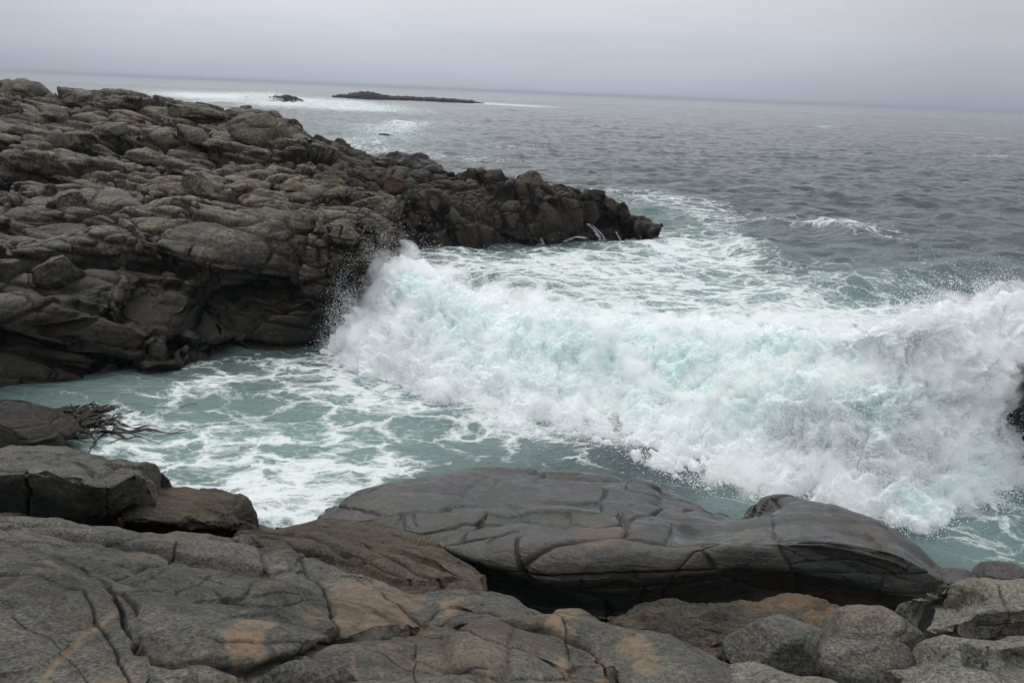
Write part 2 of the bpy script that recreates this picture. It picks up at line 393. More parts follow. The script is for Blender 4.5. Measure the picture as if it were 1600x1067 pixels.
LEV_P = [((2.8, 2.6, 4.2), (10, 14, 10), .34, .40, .42, .06), ((1.0, 1.5, 2.4, 'b'), (14, 16, 20), .14, .30, .30, .06), ((.45, .6, .8, 'b'), (10, 22, 35), .04, .10, .12, .08)]
prom = rock('promontory', [rB0, rB1, rB2, rB3, rB4, rB5, rB6], 900, [8, 110, 110, 110, 24, 14], M_PROM, LEV_P, resp=True, frac=(.04, 1.0, .0), seed=8)
tag(prom, 'low dark brown promontory of upright rounded blocks running out into the surf', 'promontory', kind='structure')

# ================================================================== FOREGROUND
CR_MAIN = [
 ([(640,975),(650,1020),(648,1100)], .02, 2), ([(300,905),(350,930),(430,935),(500,925)], .02, 2), ([(420,1040),(440,1080)], .02, 2), ([(700,975),(760,1010),(840,1025),(900,1060)], .03, 2.5), ([(20,960),(80,985),(140,1040),(150,1080)], .015, 2), ([(820,930),(880,985),(900,1040)], .03, 2.5), ([(560,1000),(640,1030),(760,1045)], .015, 2),
 ([(0,900),(60,905),(100,925),(128,925),(150,960),(190,1010),(225,1067),(240,1100)], .045, 4),
 ([(170,915),(215,1000),(235,1020),(310,1030),(400,1038),(470,1020),(520,985),(536,978),(600,975),(660,958)], .10, 6),
 ([(470,862),(505,910),(535,978)], .05, 4),
 ([(140,900),(195,898),(240,885),(268,865),(275,845)], .05, 4),
 ([(0,845),(30,850),(100,865),(140,893),(170,912),(215,960)], .05, 5),
 ([(660,948),(720,952),(780,970),(850,985),(920,1010),(960,1050),(980,1100)], .07, 5),
 ([(560,892),(640,940),(660,948),(700,930),(760,935),(850,965)], .03, 3),
 ([(270,925),(360,890),(430,878),(480,880)], .02, 3),
]
TI_MAIN = [
 ([(690,930),(720,915),(760,912),(740,925),(700,945)], 5, .7), ([(620,905),(660,915),(650,930),(625,925)], 4, .6), ([(735,1000),(760,1030),(770,1067)], -6, .5), ([(600,1000),(640,990),(690,985)], -5, .45), ([(100,1067),(160,1045),(220,1040)], -7, .35), ([(390,925),(460,905),(520,900)], -4, .35), ([(820,1000),(835,1040),(850,1080)], -4, .5), ([(905,1000),(935,1020),(960,1060),(930,1067),(915,1030)], 5, .6), ([(300,1000),(330,1040),(350,1060)], -4, .35),
 ([(350,1015),(385,975),(420,955),(445,965),(440,985),(415,1000),(420,1030),(370,1035)], 6, .95),
 ([(520,895),(560,890),(620,910),(650,935),(640,955),(600,965),(545,975),(520,930)], 8, .6),
 ([(470,950),(490,940),(520,935),(500,965)], 5, .6),
 ([(545,900),(580,910),(640,925)], -6, .8), ([(660,955),(700,950)], -6, .8),
 ([(35,1060),(90,1020),(150,970),(178,955)], -4, .9), ([(0,925),(60,905)], -3, .4),
 ([(860,1040),(880,1020),(885,1050),(870,1075)], 6, .7),
 ([(965,1000),(1000,995),(1015,1030),(1045,1060),(1000,1070),(975,1030)], 7, .75),
 ([(850,955),(885,970),(900,990),(885,1000),(860,975)], 5, .8),
 ([(340,1067),(360,1045),(400,1040),(390,1067)], 6, .7),
 ([(10,870),(60,885),(90,900)], -4, .5), ([(190,860),(250,850),(260,870),(200,885)], 8, .4),
 ([(540,985),(560,1030),(575,1080)], -3, .5), ([(575,985),(600,1040),(610,1080)], -3, .4), ([(610,990),(640,1060)], -3, .4), ([(700,990),(715,1030),(730,1067)], -5, .4),
]
# main front slab
t_edge = [(-480,800),(-160,815),(-20,812),(60,812),(130,826),(200,836),(290,842),(380,850),(440,856),(500,878),(570,886),(650,910),(745,908),(800,915),(850,945),(900,968),(960,988),(1040,995),(1100,1018),(1150,1045)]
bot = [(-480,1180,2.0),(-160,1180,2.0),(-20,1180,2.0),(60,1180,2.0),(130,1180,2.0),(200,1180,2.0),(290,1180,2.05),(380,1180,2.1),(440,1180,2.15),(500,1180,2.2),(570,1180,2.25),(650,1180,2.3),(745,1180,2.35),(800,1180,2.4),(850,1180,2.45),(900,1180,2.5),(960,1180,2.55),(1040,1180,2.6),(1100,1180,2.7),(1150,1180,2.8)]
n_ = len(t_edge)
topY = [4.6,4.9,5.0,5.1,5.2,5.3,5.4,5.5,5.5,5.4,5.3,5.1,5.1,5.0,4.7,4.5,4.3,4.2,4.0,3.8]
def between(k, bulge=0.):
    out = []
    for i in range(n_):
        x = t_edge[i][0]; y = t_edge[i][1]*(1-k)+1180*k
        Y = topY[i]*(1-k)+bot[i][2]*k
        Y = 1/((1-k)/topY[i]+k/bot[i][2])
        out.append(D(x, y, Y*(1-bulge)))
    return out
rF = [[D(*p) for p in bot], between(.66), between(.33, .0), between(.08, .0), [D(x, y, topY[i]) for i, (x, y) in enumerate(t_edge)]]
rF.append(behind(rF[-1], .5, -.5)); rF.append(behind(rF[-2], 1.2, -2.2))
LEV_F = [((2.2, 1.6, 1.6), (15, 10, 30), .03, .06, .05, .03), ((.8, .5, .22, 'b'), (20, 15, 35), .004, .016, .012, .05)]
front = rock('bedrock', rF, 1450, [50, 190, 150, 60, 24, 12], M_FRONT, LEV_F, frac=(.055, 1.1, .0), cracks=CR_MAIN, tints=TI_MAIN, seed=12,
   steps=[([(-200,850),(30,852),(100,868),(140,895),(215,965),(260,1200),(-200,1200)], -.02, 6), ([(660,955),(720,952),(850,985),(960,1050),(1000,1200),(400,1200),(300,1035),(400,1040),(470,1020),(536,978)], -.022, 3)])
tag(front, 'sloping slab of cracked grey bedrock with orange veins filling the lower left foreground', 'bedrock', kind='structure')

def boulder(name, label, outs, mat, nu=300, nv=160, lev=None, depth=1.2, drop=2.0, cat='rock', kind=None, under=.6, wrap=True, **kw):
    """outs: traced outlines from base to top edge, each (points, distances); the back falls away behind the top edge."""
    K = 45; ts = np.linspace(0, 1, K); rows = []
    for pts, Y in outs:
        p = np.array(pts, float); t = (p[:, 0]-p[0, 0])/(p[-1, 0]-p[0, 0]); q = hermite(t, p, ts)
        yy = np.interp(ts, np.linspace(0, 1, len(Y)), Y) if hasattr(Y, '__len__') else np.full(K, Y)
        rows.append([D(q[i, 0], q[i, 1], yy[i]) for i in range(K)])
    if wrap:
        for k_, r_ in enumerate(rows):
            a, b = r_[0], r_[-1]; wv = np.linalg.norm(b-a)*.03
            r_.insert(0, a+np.array([-wv*.3, depth*.5, -drop*.25])); r_.append(b+np.array([wv*.3, depth*.5, -drop*.25]))
    m = len(rows)-1
    rows.insert(0, behind(rows[0], .1, -under)); rT = rows[-1]
    rows.append(behind(rT, depth*.45, -depth*.22)); rows.append(behind(rT, depth, -drop))
    s = np.array([.05]+[.83/m]*m+[.06, .06]); seg = np.maximum(3, (s*nv).astype(int)).tolist()
    o = rock(name, rows, nu, seg, mat, lev or LEV_F, ends=True, **kw)
    return tag(o, label, cat, kind=kind)

LEV_B = [((3.2, 2.2, 2.2), (12, 6, 12), .03, .07, .05, .03), ((1.3, .9, .35, 'b'), (14, 4, 10), .015, .05, .03, .06)]
LEV_S = [((1.1, .8, .7), (20, 10, 30), .02, .05, .03, .04)]
LEV_C = [((2.6, 2.0, 1.9), (8, -6, 14), .10, .30, .22, .04), ((1.5, 1.2, .55, 'b'), (8, -8, 16), .03, .14, .12, .08), ((.6, .5, .2, 'b'), (8, -12, 30), .01, .05, .05, .12)]
boulder('cliff_block', 'tall squared cliff block at the headland corner beside the breaking wave', [
  ([(452,556),(500,548),(535,545),(560,520)], [30.6,30.2,30.2,31.4]), ([(462,470),(520,470),(575,462),(592,455)], [30.3,29.9,30.2,31.6]),
  ([(478,390),(530,392),(590,395),(612,392)], [30.4,29.9,30.1,31.8]), ([(490,345),(540,348),(592,352),(620,358)], [30.7,30.2,30.5,32.2]),
  ([(500,320),(545,322),(590,330),(622,345)], [33.0,32.8,33.2,34.2])], M_HEAD, nu=330, nv=330, lev=LEV_C, depth=2.5, drop=4.5, under=1.0, kind='structure', frac=(.05, 1.0, .0), presm=2, seed=71,
  cracks=[([(505,330),(512,400),(500,480),(505,540)], .3, 3), ([(560,330),(566,400),(556,450)], .15, 2), ([(505,395),(560,400),(615,392)], .15, 2)], tints=[([(520,345),(560,350),(600,362)], -3, .5), ([(530,430),(570,425),(560,445)], 5, .4)])
# long wet boulder above the cove
boulder('boulder', 'long dark wet whaleback boulder lying across the middle foreground above the surf', [
  ([(505,815),(560,838),(640,852),(700,885),(740,912),(850,945),(950,968),(1050,962),(1200,945),(1320,968),(1420,985),(1512,1000)], [9.7,8.8,8.3,8.1,8.1,8.1,8.0,7.8,7.7]),
  ([(500,811),(560,825),(640,838),(700,858),(760,885),(850,905),(950,915),(1050,905),(1200,885),(1320,905),(1440,930),(1524,965)], [9.6,8.55,7.8,7.45,7.5,7.45,7.35,7.25,7.42]),
  ([(500,808),(560,806),(640,815),(700,832),(780,842),(860,848),(950,850),(1050,860),(1140,842),(1250,840),(1400,868),(1524,945)], [9.8,8.9,8.2,7.8,7.7,7.6,7.4,7.2,7.5]),
  ([(505,805),(555,781),(640,780),(720,780),(800,785),(880,790),(950,795),(1050,812),(1140,815),(1230,808),(1370,833),(1518,935)], [10,9.7,9.6,9.4,9.2,9.0,8.6,8.2,7.9]),
  ([(518,808),(550,770),(600,759),(660,750),(720,740),(765,735),(830,736),(900,744),(1000,755),(1045,768),(1100,785),(1150,808),(1188,813),(1213,779),(1265,777),(1330,796),(1420,833),(1465,872),(1500,925),(1512,950)], [10.2,10.8,11.3,11.5,11.3,10.8,9.8,9.0,8.4]),
 ], M_WET, nu=900, nv=420, lev=LEV_B, depth=3.5, drop=5.5, under=1.6, presm=140, frac=(.05, .8, .0), seed=21,
 cracks=[([(520,790),(580,800),(640,793),(700,788),(760,785)], .06, 4), ([(560,822),(640,824),(700,822),(760,815),(800,812),(860,815),(940,822),(1000,815),(1040,795),(1090,788),(1140,800)], .10, 3.5),
   ([(625,795),(628,820),(640,850)], .05, 4), ([(640,795),(648,815)], .04, 3), ([(1205,800),(1215,850),(1240,900),(1250,935)], .05, 3), ([(1035,930),(1050,905),(1090,860),(1130,838),(1180,830)], .04, 3),
   ([(1130,838),(1200,828),(1290,835),(1350,860),(1400,878)], .035, 3), ([(1290,830),(1330,848),(1390,850)], .03, 3), ([(1040,908),(1120,905),(1200,925),(1290,930)], .03, 3), ([(760,850),(790,838),(810,833)], .05, 3), ([(1240,880),(1330,880),(1420,905)], .03, 3)],
 tints=[([(900,820),(960,815),(990,835),(960,862),(930,868),(915,845)], 12, .65), ([(880,855),(920,860),(900,870)], 6, .5), ([(1050,880),(1100,850),(1060,920)], 18, .25), ([(960,958),(1100,945),(1290,920),(1400,935),(1500,960),(1400,1000),(1000,990)], 10, .6)])
boulder('rock', 'flat brown slab wedged between the cracked front bedrock and the wet boulder', [
  ([(380,900),(480,930),(600,960),(700,960),(760,930)], [5.4,5.4,5.3,5.3,5.3]),
  ([(372,850),(480,852),(600,868),(690,888),(752,915)], [6.0,6.2,6.2,6.0,5.6]),
  ([(370,828),(430,827),(520,812),(600,828),(660,852),(715,880),(750,912)], [7.4,8.0,8.4,8.0,7.2,6.6,6.0]),
 ], M_BROWN, nu=420, nv=200, depth=1.2, drop=2.2, frac=(.05, 1.2, .0), seed=22, lev=[((1.6, .9, .14, 'b'), (-14, 16, 10), .012, .05, .03, .10)], cracks=[([(560,845),(620,872),(690,905)], .05, 3), ([(480,842),(560,870),(640,900)], .03, 3)])
# dark wet rocks right of the boulder
# left ledge
boulder('rock', 'thick squared ledge block with dark front face at the left border', [
  ([(-160,835),(-60,832),(0,828),(60,825),(110,828),(150,832),(185,820)], [6.6,6.6,6.6,6.6,6.5,6.3,6.4]),
  ([(-160,790),(-60,788),(0,786),(60,785),(110,788),(160,800),(200,785)], [6.15,6.15,6.15,6.15,6.05,5.8,6.15]),
  ([(-160,748),(-60,744),(0,742),(60,740),(110,748),(165,762),(206,742)], [5.75,5.75,5.75,5.75,5.65,5.5,6.1]),
  ([(-160,728),(-60,724),(0,722),(60,724),(110,738),(170,745),(207,734)], [6.3,6.3,6.3,6.3,6.1,5.9,6.4]),
  ([(-160,700),(-60,700),(0,701),(60,702),(100,710),(140,722),(180,728),(206,730)], [7.6,7.5,7.4,7.2,7.0,6.8,6.6])],
  M_FRONT, nu=420, nv=260, lev=LEV_S, depth=1.2, drop=3.4, under=.4, frac=(.03, 1.8, .015), seed=25,
  cracks=[([(0,712),(60,712),(110,722),(150,738)], .03, 3), ([(-20,740),(40,738),(48,770),(44,810)], .05, 4), ([(165,762),(172,790),(170,830)], .04, 4)], wets=[([(-200,745),(160,770),(165,850),(-200,850)], 10, .55)])  # front face of the block made darker and smoother
boulder('rock', 'low brown wave-worn rock lying right of the squared ledge block', [
  ([(188,842),(215,842),(260,840),(320,838),(360,838),(384,832)], [6.4,6.4,6.5,6.6,6.7,6.9]),
  ([(188,812),(215,812),(260,815),(320,822),(360,825),(384,822)], [6.1,6.1,6.2,6.3,6.5,6.8]),
  ([(188,782),(215,780),(260,785),(320,795),(360,802),(382,818)], [6.5,6.5,6.6,6.6,6.7,6.9]),
  ([(190,765),(215,756),(250,763),(300,768),(345,775),(368,790),(378,810)], [7.5,7.4,7.4,7.4,7.3,7.2,7.1])],
  M_BROWN, nu=300, nv=200, lev=LEV_S, depth=1., drop=3, under=.4, frac=(.03, 2.0, .02), seed=26, tints=[([(195,755),(260,768),(340,778),(370,800)], -4, .3)])
boulder('rock', 'rounded grey hump with an orange patch below the brown wave-worn rock', [
  ([(20,880),(80,888),(130,896),(190,898),(240,886),(280,865),(292,848)], [5.05,5.0,4.95,4.9,4.95,5.1,5.3]),
  ([(20,860),(80,862),(130,866),(190,872),(240,864),(280,850),(294,842)], [5.05,5.05,5.0,4.95,5.0,5.15,5.3]),
  ([(20,845),(80,842),(130,838),(200,833),(250,834),(280,838),(294,840)], [5.4,5.45,5.5,5.5,5.5,5.5,5.5])],
  M_FRONT, nu=300, nv=130, lev=LEV_S, depth=.5, drop=1, under=.3, frac=(.02, 2, .01), seed=27, tints=[([(195,862),(240,855),(270,850),(262,866),(215,874)], 8, .6)])
boulder('rock', 'small grey hump on the bedrock at the left border under the ledge block', [
  ([(-60,850),(0,850),(50,852),(100,846),(142,832)], [5.2,5.2,5.15,5.2,5.4]),
  ([(-60,830),(0,828),(50,830),(100,832),(143,828)], [5.25,5.25,5.2,5.3,5.4]),
  ([(-60,808),(0,808),(60,810),(110,816),(143,826)], [5.6,5.6,5.6,5.6,5.6])],
  M_FRONT, nu=220, nv=110, lev=LEV_S, depth=.5, drop=1, under=.3, frac=(.02, 2, .01), seed=28)
# right hand cluster
boulder('rock', 'flat brown rock with an orange corner behind the right foreground boulders', [
  ([(955,985),(1020,1000),(1100,1010),(1180,1000),(1260,990),(1338,985)], [5.0,4.9,4.8,4.8,4.9,5.1]),
  ([(950,978),(1020,975),(1100,975),(1180,972),(1260,975),(1340,975)], [5.2,5.1,5.1,5.1,5.2,5.3]),
  ([(955,968),(1010,950),(1060,945),(1130,948),(1200,940),(1250,937),(1300,948),(1338,970)], [5.8,6,6,6,6,6,6,5.6])],
  M_BROWN, nu=420, nv=170, depth=.8, drop=1.5, under=.5, frac=(.03, 2.2, .03), seed=31, tints=[([(1250,965),(1290,950),(1330,968),(1300,985),(1262,982)], 6, .9)],
  cracks=[([(1080,985),(1120,965),(1150,955)], .05, 3), ([(1275,958),(1310,972)], .03, 3)])
boulder('rock', 'jagged flaky rock with deep slots left of the right foreground boulders', [
  ([(960,1100),(1000,1110),(1060,1110),(1120,1100),(1140,1080)], [3.9,3.8,3.8,3.8,3.9]),
  ([(940,1030),(1000,1045),(1060,1045),(1110,1040),(1145,1038)], [4.2,4.1,4.1,4.1,4.3]),
  ([(925,985),(970,985),(1020,985),(1060,990),(1100,1005),(1145,1020)], [4.9,4.8,4.8,4.7,4.7,4.6])],
  M_BROWN, nu=320, nv=220, depth=.5, drop=1, lev=[((.7, .5, .09), (16, 14, 10), .03, .06, .07, .10)], frac=(.02, 3, .03), seed=32)
boulder('rock', 'low pale ledge along the bottom edge beneath the domed boulder', [
  ([(1080,1130),(1140,1130),(1200,1130),(1300,1130)], 3.3), ([(1085,1075),(1140,1072),(1200,1075),(1300,1085)], 3.55), ([(1088,1060),(1130,1048),(1180,1044),(1230,1058),(1300,1072)], [3.9,3.95,3.9,3.85,3.75])],
  M_PALE, nu=220, nv=110, lev=LEV_S, depth=.4, drop=.8, seed=36, frac=(.02, 2, .01))
boulder('boulder', 'tall pale block at the right border below the black wet rock', [
  ([(1520,1015),(1560,1015),(1600,1015),(1700,1015)], [4.3,4.3,4.3,4.3]), ([(1524,960),(1560,955),(1600,955),(1700,955)], 4.3), ([(1532,925),(1550,916),(1600,916),(1700,918)], 4.7)],
  M_PALE, nu=200, nv=170, lev=LEV_S, depth=.9, drop=1.6, under=.5, seed=37, frac=(.03, 2, .02), cracks=[([(1560,915),(1575,960),(1560,1000)], .03, 3), ([(1524,980),(1600,975)], .03, 3)])
boulder('boulder', 'pale sharp-edged block with a dark notch at the bottom right corner', [
  ([(1410,1130),(1480,1130),(1540,1130),(1700,1130)], [3.1,3.1,3.1,3.1]), ([(1415,1075),(1470,1050),(1530,1045),(1600,1050),(1700,1060)], [3.4,3.4,3.4,3.4,3.4]),
  ([(1418,1062),(1460,1035),(1475,1008),(1512,997),(1560,1000),(1610,1003),(1700,1003)], [3.6,3.75,3.8,3.8,3.85,3.9,3.9])],
  M_PALE, nu=320, nv=200, lev=LEV_S, depth=.6, drop=1, seed=38, frac=(.02, 2, .012), steps=[([(1512,1000),(1530,998),(1522,1040),(1506,1035)], -.10, 2), ([(1528,1002),(1700,1000),(1700,1090),(1575,1060),(1530,1040)], -.05, 3)])

# ================================================================== OFFSHORE ROCKS
LEV_I = [((3, 3, 1.4), (8, 8, 20), .35, .5, .35, .1), ((1.1, 1.1, .6), (8, 8, 20), .15, .2, .2, .1)]
def islet(label, top, base, Y, depth, seed, nu=140, nv=44, cat='rock', name='skerry', lev=None, frac=(.15, .5, .1)):
    outs = [([(x, y) for x, y in base], Y), ([(x, (y+yb)/2) for (x, y), (_, yb) in zip(top, base)], Y), (top, Y+depth*.3)]
    return boulder(name, label, outs, M_PROM, nu=nu, nv=nv, depth=depth, drop=5, under=2, lev=lev or LEV_I, frac=frac, seed=seed, cat=cat)
def Yw(x, y): return W(x, y)[1]
islet('long low skerry far offshore, highest at its left end', [(520,149),(545,146),(575,143),(598,147),(615,150),(650,151),(690,153),(730,156),(756,161)], [(518,152),(545,154),(575,156),(600,157),(615,157),(650,159),(690,160),(730,162),(758,163)], Yw(600,157), 12, 41, nu=300)
islet('small humped skerry in white surf left of the long one', [(418,154),(430,150),(445,148),(460,150),(474,156)], [(417,158),(430,161),(445,161),(460,163),(476,163)], Yw(445,161), 8, 42)
islet('tiny dark rock tip in the white surf farthest left offshore', [(382,152),(390,150),(402,153)], [(381,154),(390,155),(403,155)], Yw(390,155), 4, 43, nu=40, nv=20)
islet('small black rock awash behind the headland beside a breaking swell', [(584,212),(600,208),(612,213)], [(583,215),(600,216),(615,215)], Yw(600,215), 1.5, 44, nu=60, nv=30, lev=[((1, 1, .6), (8, 8, 20), .1, .2, .1, .1)], frac=(.08, 1, .05))
islet('tiny black rock just off the headland top edge', [(533,206),(540,205),(547,208)], [(532,209),(540,209),(548,209)], Yw(540,209), 1., 45, nu=40, nv=20, lev=[((1, 1, .6), (8, 8, 20), .1, .2, .1, .1)], frac=(.08, 1, .05))
LEV_M = [((1.2, 1., .8), (8, 8, 20), .1, .2, .12, .1)]
boulder('boulder', 'smooth black boulder on the skyline where headland meets promontory', [([(590,275),(640,285),(705,280)], 59), ([(588,255),(640,262),(708,270)], 59), ([(590,240),(615,236),(650,238),(675,246),(695,264)], 60)], M_WET, nu=140, nv=60, depth=4, drop=4, lev=LEV_M, frac=(.08, .8, .03), seed=46)
# boulders lying on the headland: found on its surface, then built as free-standing rounded blocks
from mathutils.bvhtree import BVHTree
def bvh_of(o):
    me = o.data; co = np.empty(len(me.vertices)*3, np.float32); me.vertices.foreach_get('co', co)
    lo = np.empty(len(me.loops), np.int32); me.loops.foreach_get('vertex_index', lo)
    return BVHTree.FromPolygons(co.reshape(-1, 3).tolist(), lo.reshape(-1, 4).tolist())
BV = {'head': bvh_of(head), 'prom': bvh_of(prom)}
def blob(label, px, py, wpx, hpx, on='head', dep=1.0, mat=None, seed=1, sq=.75, tilt=0, tint=0., nm='boulder', Y=None, res=1, seam=1.0):
    """px,py: middle of its foot in the photo; wpx,hpx: its size there; sq<1 makes it blockier"""
    d = ray(px, py); hit = BV[on].ray_cast(Vector(CAM), Vector(d).normalized())[0]
    c = D(px, py, Y) if Y else np.array(hit) if hit is not None else D(px, py, 50)
    s_ = c[1]/FPX; a = wpx*s_/2; h = hpx*s_; b_ = a*dep
    u = np.linspace(-math.pi, math.pi, 96*res+1); v = np.linspace(-math.pi/2, math.pi/2, 56*res+1)
    U, V_ = np.meshgrid(u, v); f = lambda x: np.sign(x)*np.abs(x)**sq
    X = np.stack([f(np.cos(V_))*f(np.cos(U)), f(np.cos(V_))*f(np.sin(U)), f(np.sin(V_))], -1)
    X = X*(1+.16*fbm(X*.9+seed*3.1, 3, seed))[..., None]
    fr = np.random.RandomState(seed*7+1)
    for _ in range(9):
        fn = fr.normal(size=3); fn[2] = abs(fn[2])*.9; fn /= np.linalg.norm(fn); q_ = X @ fn-fr.uniform(.62, .86)
        X = X-np.logaddexp(0, q_*26)[..., None]/26*fn*.92
    X[..., 0] += .18*X[..., 2]*math.sin(seed*1.7); X[..., 2] *= 1+.22*X[..., 0]*math.sin(seed*2.3)
    P = X*np.array([a, b_, h*.62]); R = np.array(Matrix.Rotation(rad(tilt), 3, 'Y')); P = P @ R.T
    P = P+c+np.array([0, b_*.6, h*.36])
    n = normals(P)
    e, cc, t = blocks(P, (a*.95, a*.8, a*.6), (10, 8, 20), seed)
    P = P+n*((.10*a*t*sstep(0, .12, e)+seam*(.05*a*(1-np.exp(-e/.05))-.05*a))+.03*a*fbm(P*2.2/max(a, .4), 4, seed+2))[..., None]
    P[:, 0] = P[:, -1]; P[0] = P[0].mean(0); P[-1] = P[-1].mean(0)
    o = grid_mesh(nm, P[:, ::1], mat or M_HEAD, {'crack': sstep(.05, 0, e)*.8*seam, 'tint': np.full(P.shape[:2], tint), 'wet': np.zeros(P.shape[:2])})
    return tag(o, label, 'boulder')
for i, a in enumerate([
 ('big domed boulder on the headland skyline above the promontory root', 402, 222, 104, 50, 'head', .8, None, 3, .8, 4, 0),
 ('small pointed pale boulder sitting below the headland crest', 177, 209, 40, 20, 'head', .8, M_PALE, 4, .9, -8, 0),
 ('split grey boulder lying over the dark cliff foot at left', 86, 442, 84, 48, 'head', .7, None, 5, .7, 6, 0),
 ('rounded boulder leaning at the left border above the cliff foot', 4, 440, 52, 42, 'head', .8, None, 6, .85, -6, 0),
 ('broad flat-topped block left of the dark hollow in the headland', 305, 304, 70, 34, 'head', .8, None, 7, .6, 3, 0),
 ('rounded block with a flat lid on the left slope of the headland', 96, 322, 62, 26, 'head', .8, None, 8, .7, -4, 0),
 ('low reddish boulder near the promontory root', 460, 300, 38, 15, 'head', .8, None, 9, .8, 0, .5),
 ('long rounded block just below the headland crest, left of the dome', 295, 182, 90, 22, 'head', .6, None, 10, .65, 3, 0),
 ('humped block at the top left end of the headland skyline', 35, 150, 76, 26, 'head', .7, None, 11, .7, 2, 0),
 ('squared crest block of the headland between hump and long block', 128, 163, 66, 22, 'head', .7, None, 12, .65, 5, 0),
 ('wedge-shaped boulder in the middle of the headland', 225, 255, 80, 26, 'head', .7, None, 13, .8, 10, 0),
 ('oval grey boulder on the middle terrace of the headland', 385, 300, 62, 20, 'head', .8, None, 14, .85, -5, 0),
 ('flat grey boulder low on the left terrace beside the split one', 165, 395, 56, 22, 'head', .8, None, 15, .8, 6, .15),
 ('reddish brown boulder at the top of the promontory wall', 612, 300, 48, 28, 'prom', .7, M_PROM, 16, .85, 4, .5),
 ('dark squared boulder perched on the promontory crest', 774, 284, 38, 22, 'prom', .8, M_PROM, 17, .6, 4, 0),
 ('rounded grey boulder standing on the promontory crest beside the squared one', 828, 288, 36, 22, 'prom', .8, M_HEAD, 18, .85, -4, 0),
 ('last dark knob of rock at the seaward tip of the promontory', 1003, 362, 26, 20, 'prom', .8, M_PROM, 19, .8, 0, 0),
]): blob(*a)
blob('dark wet rock just right of the long boulder end, surf behind it', 1500, 975, 120, 105, dep=.9, mat=M_WET, seed=21, sq=.8, tilt=14, Y=7.3, res=3, nm='rock', seam=.4)
blob('black wet rock at the right border above the pale blocks', 1600, 965, 150, 75, dep=.9, mat=M_WET, seed=22, sq=.8, Y=6.6, res=3, nm='rock', seam=.3)
blob('small rounded stone sitting on the bedrock beneath the brown wave-worn rock tip', 380, 864, 68, 24, dep=.8, mat=M_FRONT, seed=23, sq=.9, Y=5.4, res=2, nm='stone')
blob('domed grey boulder, left one of the pair at bottom right', 1223, 1056, 205, 82, dep=.8, mat=M_FRONT, seed=31, sq=.8, tilt=2, Y=4.25, res=4, seam=.12)
blob('peaked grey boulder behind the domed one at bottom right, crossed by thin joints', 1384, 1062, 232, 102, dep=.7, mat=M_FRONT, seed=32, sq=.8, tilt=5, Y=4.7, res=4, seam=.2)
blob('low grey wedge-shaped boulder at the bottom edge between the domed one and the sharp-edged block', 1375, 1112, 250, 104, dep=.7, mat=M_FRONT, seed=36, sq=.95, tilt=-2, Y=3.75, res=4, seam=.12)
blob('dark kelp-hung rock at the water edge by the left border', 5, 702, 190, 62, dep=.9, mat=M_BLACK, seed=24, sq=.75, tilt=5, Y=19.2, res=3, nm='rock')
# black rock seen at the right border through the spray
boulder('rock', 'black rock face at the right border half hidden by the spray', [([(1616,690),(1635,700),(1700,700)], 20), ([(1612,630),(1630,640),(1700,640)], 19.6), ([(1616,600),(1622,585),(1640,565),(1700,550)], 20.5)], M_WET, nu=120, nv=100, depth=4, drop=6, under=1.5, lev=LEV_M, frac=(.08, 1, .04), seed=80)
